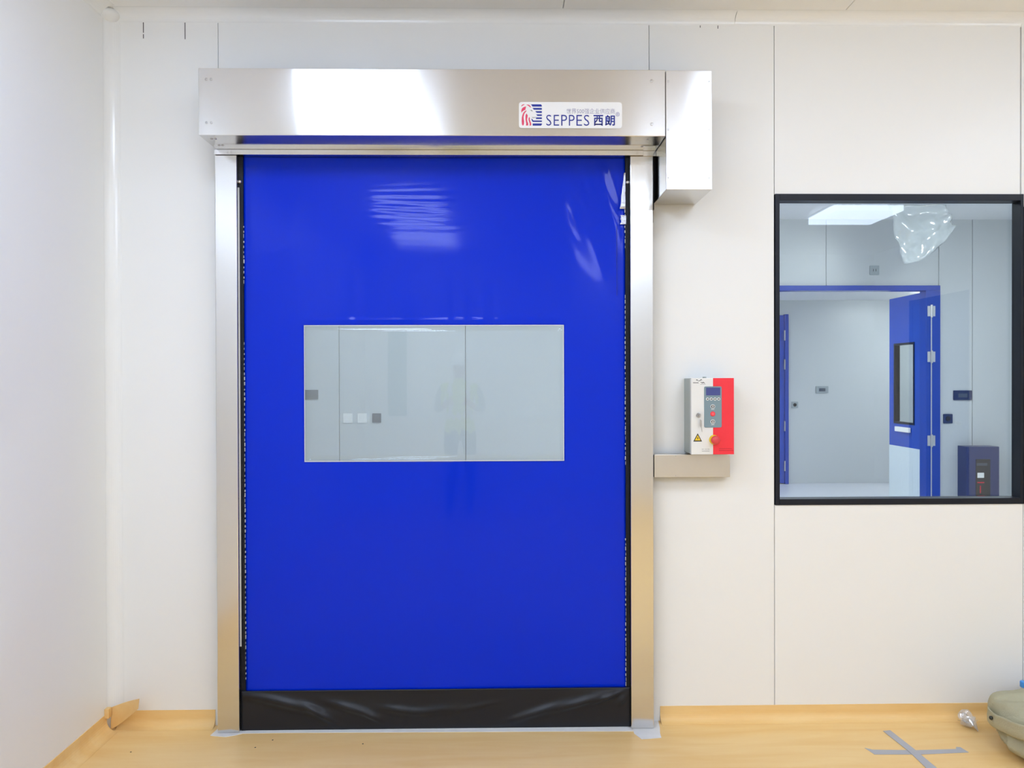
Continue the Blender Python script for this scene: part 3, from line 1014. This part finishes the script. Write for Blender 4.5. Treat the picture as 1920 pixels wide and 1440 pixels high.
# the wide canvas band round the bag, with a snap
bm = bmesh.new()
ring = []
n = 96
for k in range(n):
    a = 2 * PI * k / n
    ca, sa = math.cos(a), math.sin(a)
    q = (abs(ca) ** 2.6 + abs(sa) ** 2.6) ** (-1 / 2.6)
    wob = 0.006 * noise.noise(Vector((ca * 2.5, sa * 2.5, 3.0)))
    x, y = 2.235 + ca * (q * 0.318 + wob), 2.795 + sa * (q * 0.208 + wob)
    zc = 0.124 - 0.030 * sa + 0.007 * noise.noise(Vector((ca * 2, sa * 2, 8.0)))
    ring.append([(x + ca * o, y + sa * o, zc + dz) for o, dz in ((-0.006, -0.027), (0.000, -0.028), (0.004, -0.022), (0.0055, 0.0), (0.003, 0.022), (0.004, 0.028), (0.000, 0.030), (-0.006, 0.026))])
m_ = len(ring[0])
rv = [[bm.verts.new(p) for p in r] for r in ring]
for k in range(n):
    a, b2 = rv[k], rv[(k + 1) % n]
    for i in range(m_):
        bm.faces.new((a[i], a[(i + 1) % m_], b2[(i + 1) % m_], b2[i]))
band = finish('band', bm, 'canvas', bag, True)
bm = bmesh.new()
bmesh.ops.create_uvsphere(bm, u_segments=14, v_segments=8, radius=0.008)
for v in bm.verts:
    v.co = Vector((1.914 + v.co.x * 0.8, 2.850 + v.co.y, 0.124 + v.co.z))
finish('snap', bm, 'snap', band, True)

# water bottle with a blue cap behind the bag
bt = tag(empty('water_bottle', (2.195, 3.058, 0)), 'clear bottle with a blue cap standing behind the khaki bag', 'bottle')
bm = bmesh.new()
add_lathe(bm, (2.195, 3.058, 0.001), 'Z', [(0.024, 0), (0.028, 0.006), (0.028, 0.085), (0.026, 0.108), (0.018, 0.133), (0.0125, 0.146), (0.0125, 0.160)], 24)
finish('body', bm, 'bottle', bt, True)
bm = bmesh.new()
add_lathe(bm, (2.195, 3.058, 0.156), 'Z', [(0.0155, 0), (0.0160, 0.003), (0.0160, 0.020), (0.0140, 0.024), (0.004, 0.0245)], 24)
finish('cap', bm, 'bluecap', bt, True)

# ------------------------------------------------------------------ next room, seen through the glass
FX0, FX1, FY = -3.2, 5.0, 7.1
structure(box('floor_beyond', FX0, 7.0, 3.17, 10.25, -0.05, -0.001, 'floor_grey'), 'pale grey floor of the next room', 'floor')
wf = structure(empty('wall_beyond', (1, FY, 0)), 'white panel wall of the next room with a doorway', 'wall')
DX0, DX1, DZ = 2.50, 4.11, 2.30
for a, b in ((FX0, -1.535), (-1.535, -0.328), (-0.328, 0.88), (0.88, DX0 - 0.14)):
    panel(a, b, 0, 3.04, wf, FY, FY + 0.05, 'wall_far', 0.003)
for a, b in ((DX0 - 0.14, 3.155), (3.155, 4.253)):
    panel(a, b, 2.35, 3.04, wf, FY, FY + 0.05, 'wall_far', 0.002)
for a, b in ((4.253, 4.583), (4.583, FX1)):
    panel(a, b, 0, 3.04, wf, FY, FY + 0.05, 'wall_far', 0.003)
box('joint_backing', FX0, DX0 - 0.15, FY + 0.042, FY + 0.048, 0.05, 3.0, 'joint', wf)
box('joint_backing', DX0 - 0.1, 4.9, FY + 0.042, FY + 0.048, 2.36, 3.0, 'joint', wf)
box('joint_backing', 4.26, 4.9, FY + 0.042, FY + 0.048, 0.05, 3.0, 'joint', wf)
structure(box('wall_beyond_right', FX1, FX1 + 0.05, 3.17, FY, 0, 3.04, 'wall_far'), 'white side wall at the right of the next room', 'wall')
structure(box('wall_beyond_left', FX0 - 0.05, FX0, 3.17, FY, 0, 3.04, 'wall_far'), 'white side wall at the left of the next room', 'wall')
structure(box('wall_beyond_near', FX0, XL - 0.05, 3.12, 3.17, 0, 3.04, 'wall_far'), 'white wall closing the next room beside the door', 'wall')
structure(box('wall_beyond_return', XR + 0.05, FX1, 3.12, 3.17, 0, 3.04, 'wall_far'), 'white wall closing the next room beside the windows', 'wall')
structure(box('ceiling_beyond', FX0, FX1, 3.17, FY + 0.05, ZC, ZC + 0.05, 'ceil'), 'white ceiling of the next room', 'ceiling')
# third room through the open doorway
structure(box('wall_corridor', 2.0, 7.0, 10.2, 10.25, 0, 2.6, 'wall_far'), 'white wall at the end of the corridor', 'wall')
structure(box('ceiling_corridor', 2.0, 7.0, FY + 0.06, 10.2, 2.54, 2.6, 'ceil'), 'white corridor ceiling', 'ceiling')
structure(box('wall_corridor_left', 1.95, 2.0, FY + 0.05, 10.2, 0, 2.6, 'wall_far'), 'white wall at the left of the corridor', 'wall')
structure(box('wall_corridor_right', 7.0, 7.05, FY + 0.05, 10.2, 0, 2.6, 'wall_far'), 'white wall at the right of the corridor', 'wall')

dr = structure(empty('door_1', (3.3, FY, 0)), 'blue steel doorway with an open leaf in the next room', 'door')
box('frame_head', DX0 - 0.14, 4.252, FY - 0.03, FY + 0.08, DZ, 2.348, 'frame_blue', dr, 0.003)
box('frame_post', 4.112, 4.252, FY - 0.03, FY + 0.08, 0, DZ, 'frame_blue', dr, 0.003)
box('frame_post', DX0 - 0.14, DX0, FY - 0.03, FY + 0.08, 0, DZ, 'frame_blue', dr, 0.003)
# leaf swung away from us, its edge plane at x = 4.15
LX0, LX1, LY0, LY1 = 4.13, 4.175, 7.185, 7.775
bm = bmesh.new()
add_box(bm, LX0, LX1, LY0, LY1, 0.01, 0.99)
add_box(bm, LX0, LX1, LY0, LY1, 1.81, 2.29)
add_box(bm, LX0, LX1, LY0, 7.30, 0.99, 1.81)
add_box(bm, LX0, LX1, 7.68, LY1, 0.99, 1.81)
lf = finish('door_leaf', bm, 'door_blue', dr)
bm = bmesh.new()
for a in ((7.30, 7.68, 0.985, 1.005), (7.30, 7.68, 1.795, 1.815), (7.30, 7.318, 1.005, 1.795), (7.662, 7.68, 1.005, 1.795)):
    add_box(bm, LX0 - 0.006, LX1 + 0.006, a[0], a[1], a[2], a[3])
finish('vision_frame', bm, 'frame', lf)
box('vision_glass', LX0 + 0.02, LX0 + 0.024, 7.318, 7.662, 1.005, 1.795, 'pane', lf)
box('door_pull', LX0 - 0.03, LX0 - 0.004, 7.36, 7.62, 0.905, 0.955, 'white', lf, 0.004)
box('protective_film', LX0 - 0.003, LX0 - 0.0005, LY0 + 0.004, LY1 - 0.002, 0.012, 0.752, 'film_white', lf)
for z in (2.10, 1.66, 0.85):
    bm = bmesh.new()
    add_cyl(bm, (4.163, FY - 0.036, z - 0.06), 'Z', 0.011, 0.011, 0.12, 12)
    add_box(bm, 4.125, 4.20, FY - 0.033, FY - 0.0295, z - 0.05, z + 0.05)
    finish('hinge', bm, 'steel_hinge', dr)
box('edge_strip', 4.158, 4.168, FY - 0.032, FY - 0.029, 0.02, 2.04, 'steel_hinge', dr)
d2 = structure(empty('door_2', (3.9, 10.2, 0)), 'blue door edge at the far end of the corridor', 'door')
box('door_leaf', 3.2, 3.93, 10.15, 10.197, 0.01, 2.33, 'door_blue', d2, 0.003)
box('frame_post', 3.932, 3.982, 10.13, 10.199, 0, 2.342, 'frame_blue', d2, 0.003)
for z in (2.05, 1.65, 0.8, 0.25):
    box('hinge', 3.918, 3.934, 10.125, 10.14, z - 0.07, z + 0.07, 'steel_hinge', d2)


def wall_plate(name, x0, x1, z0, z1, y, m, label, cat, group=None, kind='switch'):
    p = tag(empty(name, ((x0 + x1) / 2, y, (z0 + z1) / 2)), label, cat, group)
    b_ = bmesh.new()
    add_plate(b_, rrect(x0, x1, z0, z1, 0.006, 3), y - 0.010, 0.0098)
    finish('plate', b_, m, p)
    cx, cz = (x0 + x1) / 2, (z0 + z1) / 2
    if kind == 'switch':
        box('rocker', cx - 0.027, cx + 0.027, y - 0.014, y - 0.0095, cz - 0.027, cz + 0.027, m, p, 0.002)
    elif kind == 'key':
        b_ = bmesh.new()
        add_lathe(b_, (cx, y - 0.0095, cz), 'Y-', [(0.024, 0), (0.022, 0.006), (0.012, 0.007), (0.012, 0.003)], 18)
        finish('round_insert', b_, 'ink', p)
    elif kind == 'socket':
        for q in (-0.012, 0.012):
            box('socket_slot', cx + q - 0.003, cx + q + 0.003, y - 0.0110, y - 0.0095, cz - 0.012, cz + 0.012, 'ink', p)
    elif kind == 'display':
        box('inset', x0 + (x1 - x0) * 0.25, x1 - (x1 - x0) * 0.25, y - 0.0115, y - 0.0095, z0 + 0.025, z1 - 0.03, 'plate_dark', p)
    return p


wall_plate('light_switch', -1.496, -1.410, 1.042, 1.132, FY, 'white', 'white light switch seen through the clear panel, next to the wall joint', 'switch', 'switches seen through the clear panel')
wall_plate('light_switch', -1.359, -1.273, 1.042, 1.132, FY, 'white', 'white light switch between the other white switch and the dark plate', 'switch', 'switches seen through the clear panel')
wall_plate('light_switch', -1.221, -1.135, 1.042, 1.132, FY, 'plate_dark', 'dark grey switch plate right of the two white switches', 'switch', 'switches seen through the clear panel')
wall_plate('wall_display', -1.870, -1.736, 1.266, 1.358, FY, 'plate_dark', 'dark grey wall plate at the left edge of the clear panel', 'wall plate', None, 'display')
wall_plate('wall_socket', 3.577, 3.667, 2.453, 2.543, FY, 'plate_grey', 'grey square plate high on the wall above the blue doorway', 'wall plate', None, 'socket')
wall_plate('wall_display', 4.394, 4.574, 1.241, 1.334, FY, 'plate_navy', 'dark blue oblong wall plate right of the blue doorway', 'wall plate', None, 'display')
wall_plate('key_switch', 4.295, 4.384, 1.016, 1.106, FY, 'plate_navy', 'dark blue square key switch beside the blue door post', 'switch', None, 'key')
wall_plate('key_switch', 4.047, 4.136, 1.046, 1.135, 10.2, 'plate_grey', 'grey square switch at the end of the corridor', 'switch', None, 'key')
wall_plate('wall_display', 4.385, 4.560, 1.252, 1.349, 10.2, 'plate_grey', 'grey oblong plate at the end of the corridor', 'wall plate', None, 'display')

# navy cabinet with an extinguisher behind its window
cbn = tag(empty('fire_cabinet', (4.593, 7.0, 0)), 'navy cabinet with a dark glazed front below the oblong wall plate', 'cabinet')
box('body', 4.437, 4.749, 6.955, FY - 0.001, 0.0, 0.800, 'navy', cbn, 0.004)
dw = box('dark_front', 4.522, 4.660, 6.950, 6.956, 0.12, 0.682, 'ink', cbn, 0.002)
box('white_label', 4.535, 4.598, 6.948, 6.951, 0.505, 0.553, 'white', dw)
box('grey_label', 4.530, 4.630, 6.948, 6.951, 0.620, 0.645, 'plate_dark', dw)
box('red_print', 4.535, 4.600, 6.948, 6.951, 0.455, 0.466, 'darkred', dw)
box('red_print', 4.558, 4.568, 6.948, 6.951, 0.36, 0.43, 'darkred', dw)
box('red_print', 4.535, 4.605, 6.948, 6.951, 0.325, 0.335, 'darkred', dw)

# plastic sheet hanging from the next room's ceiling
bm = bmesh.new()
n1, n2 = 26, 22
A, B = (3.47, 6.55, 2.985), (4.02, 6.55, 2.985)
rows = []
for j in range(n2 + 1):
    t = j / n2
    r = []
    for i in range(n1 + 1):
        s = i / n1
        x = 3.44 + 0.52 * s + t * (0.14 - 0.06 * s)
        z = 2.988 - t * (0.52 - 0.32 * s * s) 
        y = 6.50 + 0.07 * nz(s * 3, t * 3, 2) + 0.04 * nz(s * 8, t * 8, 6) * t
        r.append(bm.verts.new((x + 0.02 * nz(s * 5, t * 4, 1) * t, y, z)))
    rows.append(r)
for a, b in zip(rows, rows[1:]):
    for i in range(n1):
        bm.faces.new((a[i], a[i + 1], b[i + 1], b[i]))
ps = tag(finish('plastic_sheet', bm, 'sheet', None, True), 'crumpled milky plastic sheet hanging from the next room ceiling', 'plastic sheet')
ps.modifiers.new('thickness', 'SOLIDIFY').thickness = 0.001

# unseen panels added to light the next room and the corridor
lamp2 = copy_tree(lamp)
for ch in lamp2.children:
    if ch.name.startswith('diffuser'):
        ch.data = ch.data.copy()
        ch.data.materials[0] = M['lamp_far']
far_l = [(-0.9, 5.1, ZC, 'behind the blue door'), (2.1, 5.2, ZC, 'behind the window, left one'), (3.9, 5.2, ZC, 'behind the window, right one'),
         (2.7, 7.9, 2.54, 'in the corridor past the doorway'), (5.6, 8.9, 2.54, 'in the corridor beyond the open leaf')]
for k, (x, y, z, w) in enumerate(far_l):
    l = lamp2 if k == 0 else copy_tree(lamp2)
    l.location = (x, y, z)
    tag(l, 'unseen added LED ceiling panel %s' % w, 'ceiling light', 'added lights of the rooms beyond')

# blue door in the right-hand wall of this room (seen mirrored in the window)
d3 = structure(empty('door_3', (XR, -1.47, 0)), 'closed blue door in the right wall, mirrored in the window', 'door')
box('door_leaf', XR + 0.002, XR + 0.042, -1.94, -1.0, 0.01, 2.27, 'door_blue', d3, 0.003)
box('frame_post', XR - 0.01, XR + 0.05, -1.0, -0.94, 0, 2.33, 'frame_blue', d3, 0.003)
box('frame_post', XR - 0.01, XR + 0.05, -2.0, -1.94, 0, 2.33, 'frame_blue', d3, 0.003)
box('frame_head', XR - 0.01, XR + 0.05, -1.94, -1.0, 2.27, 2.33, 'frame_blue', d3, 0.003)
box('handle', XR - 0.05, XR + 0.002, -1.09, -1.06, 0.98, 1.02, 'steel_hinge', d3, 0.004)


# ------------------------------------------------------------------ the person behind the camera, mirrored in the clear panel
def person():
    root = tag(empty('person', (-0.44, -1.9, 0)), 'person in white hard hat and yellow-green vest, mirrored in the clear panel', 'person')
    J = {'pelvis': (0, 0, 0.93, .14, .11), 'waist': (0, 0, 1.06, .135, .10), 'chest': (0, 0.01, 1.25, .16, .115), 'neckb': (0, 0, 1.40, .085, .075),
         'neck': (0, 0.01, 1.46, .052, .055), 'head': (0, 0.02, 1.54, .072, .088), 'crown': (0, 0.015, 1.63, .070, .085)}
    for s, q in ((-1, 'l'), (1, 'r')):
        J.update({'sh' + q: (s * .175, 0, 1.37, .062, .062), 'el' + q: (s * .235, 0.03, 1.11, .045, .045), 'wr' + q: (s * .15, 0.22, 1.16, .030, .026),
                  'hand' + q: (s * .11, 0.29, 1.20, .036, .020), 'hip' + q: (s * .095, 0, 0.86, .09, .09), 'kn' + q: (s * .105, 0.01, 0.48, .062, .062),
                  'an' + q: (s * .11, -0.01, 0.09, .042, .045), 'toe' + q: (s * .12, 0.15, 0.045, .045, .035)})
        for f in range(4):
            J['f%d%s' % (f, q)] = (s * (.09 - .012 * f), 0.335, 1.235 - .016 * f, .0095, .0095)
            J['g%d%s' % (f, q)] = (s * (.075 - .012 * f), 0.372 - .004 * f, 1.232 - .016 * f, .0085, .0085)
        J['th' + q] = (s * .075, 0.295, 1.235, .010, .010)
        J['tt' + q] = (s * .060, 0.325, 1.255, .009, .009)
    E_ = [('pelvis', 'waist'), ('waist', 'chest'), ('chest', 'neckb'), ('neckb', 'neck'), ('neck', 'head'), ('head', 'crown')]
    for q in 'lr':
        E_ += [('chest', 'sh' + q), ('sh' + q, 'el' + q), ('el' + q, 'wr' + q), ('wr' + q, 'hand' + q), ('pelvis', 'hip' + q), ('hip' + q, 'kn' + q), ('kn' + q, 'an' + q), ('an' + q, 'toe' + q)]
        for f in range(4):
            E_ += [('hand' + q, 'f%d%s' % (f, q)), ('f%d%s' % (f, q), 'g%d%s' % (f, q))]
        E_ += [('hand' + q, 'th' + q), ('th' + q, 'tt' + q)]
    keys = list(J)
    me = bpy.data.meshes.new('body')
    me.from_pydata([(J[k][0] - 0.44, J[k][1] - 1.9, J[k][2]) for k in keys], [(keys.index(a), keys.index(b)) for a, b in E_], [])
    o = bpy.data.objects.new('body', me)
    COL.objects.link(o)
    o.modifiers.new('skin', 'SKIN')
    for k, sv in zip(keys, me.skin_vertices[0].data):
        sv.radius = J[k][3:5]
        sv.use_root = (k == 'pelvis')
    o.modifiers.new('smooth', 'SUBSURF').render_levels = 2
    o.modifiers['smooth'].levels = 2
    bpy.context.view_layer.update()
    m2 = bpy.data.meshes.new_from_object(o.evaluated_get(bpy.context.evaluated_depsgraph_get()))
    bpy.data.objects.remove(o)
    for nme in ('skin', 'shirt', 'vest', 'trouser', 'shoe', 'tape_r'):
        m2.materials.append(M[nme])
    for p in m2.polygons:
        c = p.center
        x, y, z = abs(c.x + 0.44), c.y + 1.9, c.z
        if z > 1.45 or y > 0.22 and z > 1.0:
            k = 0
        elif z < 0.10:
            k = 4
        elif z < 0.88:
            k = 3
        elif x > 0.19 or y > 0.14:
            k = 1
        elif 1.02 < z < 1.07 or 0.07 < x < 0.12 and z > 1.07:
            k = 5
        else:
            k = 2
        p.material_index = k
        p.use_smooth = True
    bo = link('body', m2, None, root)
    b1 = bmesh.new()
    add_lathe(b1, (-0.44, -1.885, 1.595), 'Z', [(0.128, 0), (0.130, 0.008), (0.110, 0.014), (0.108, 0.05), (0.095, 0.10), (0.062, 0.138), (0.015, 0.150)], 28)
    for v in b1.verts:
        if v.co.z < 1.61 and v.co.y > -1.82:
            v.co.y += 0.03
        v.co.x = -0.44 + (v.co.x + 0.44) * 0.92
    finish('hard_hat', b1, 'white', root, True)
    b1 = bmesh.new()
    b1.free()
    for s in (-1, 1):
        b1 = bmesh.new()
        bmesh.ops.create_uvsphere(b1, u_segments=10, v_segments=6, radius=0.011, matrix=Matrix.Translation((-0.44 + s * 0.03, -1.802, 1.565)))
        finish('eye', b1, 'ink', root)
    b1 = bmesh.new()
    add_plate(b1, [(-0.452, 1.51), (-0.428, 1.51), (-0.435, 1.56), (-0.445, 1.56)], -1.775, 0.04)
    finish('nose', b1, 'skin', root)
    b1 = bmesh.new()
    add_box(b1, -0.462, -0.418, -1.805, -1.788, 1.488, 1.496)
    finish('mouth', b1, 'darkred', root)


person()
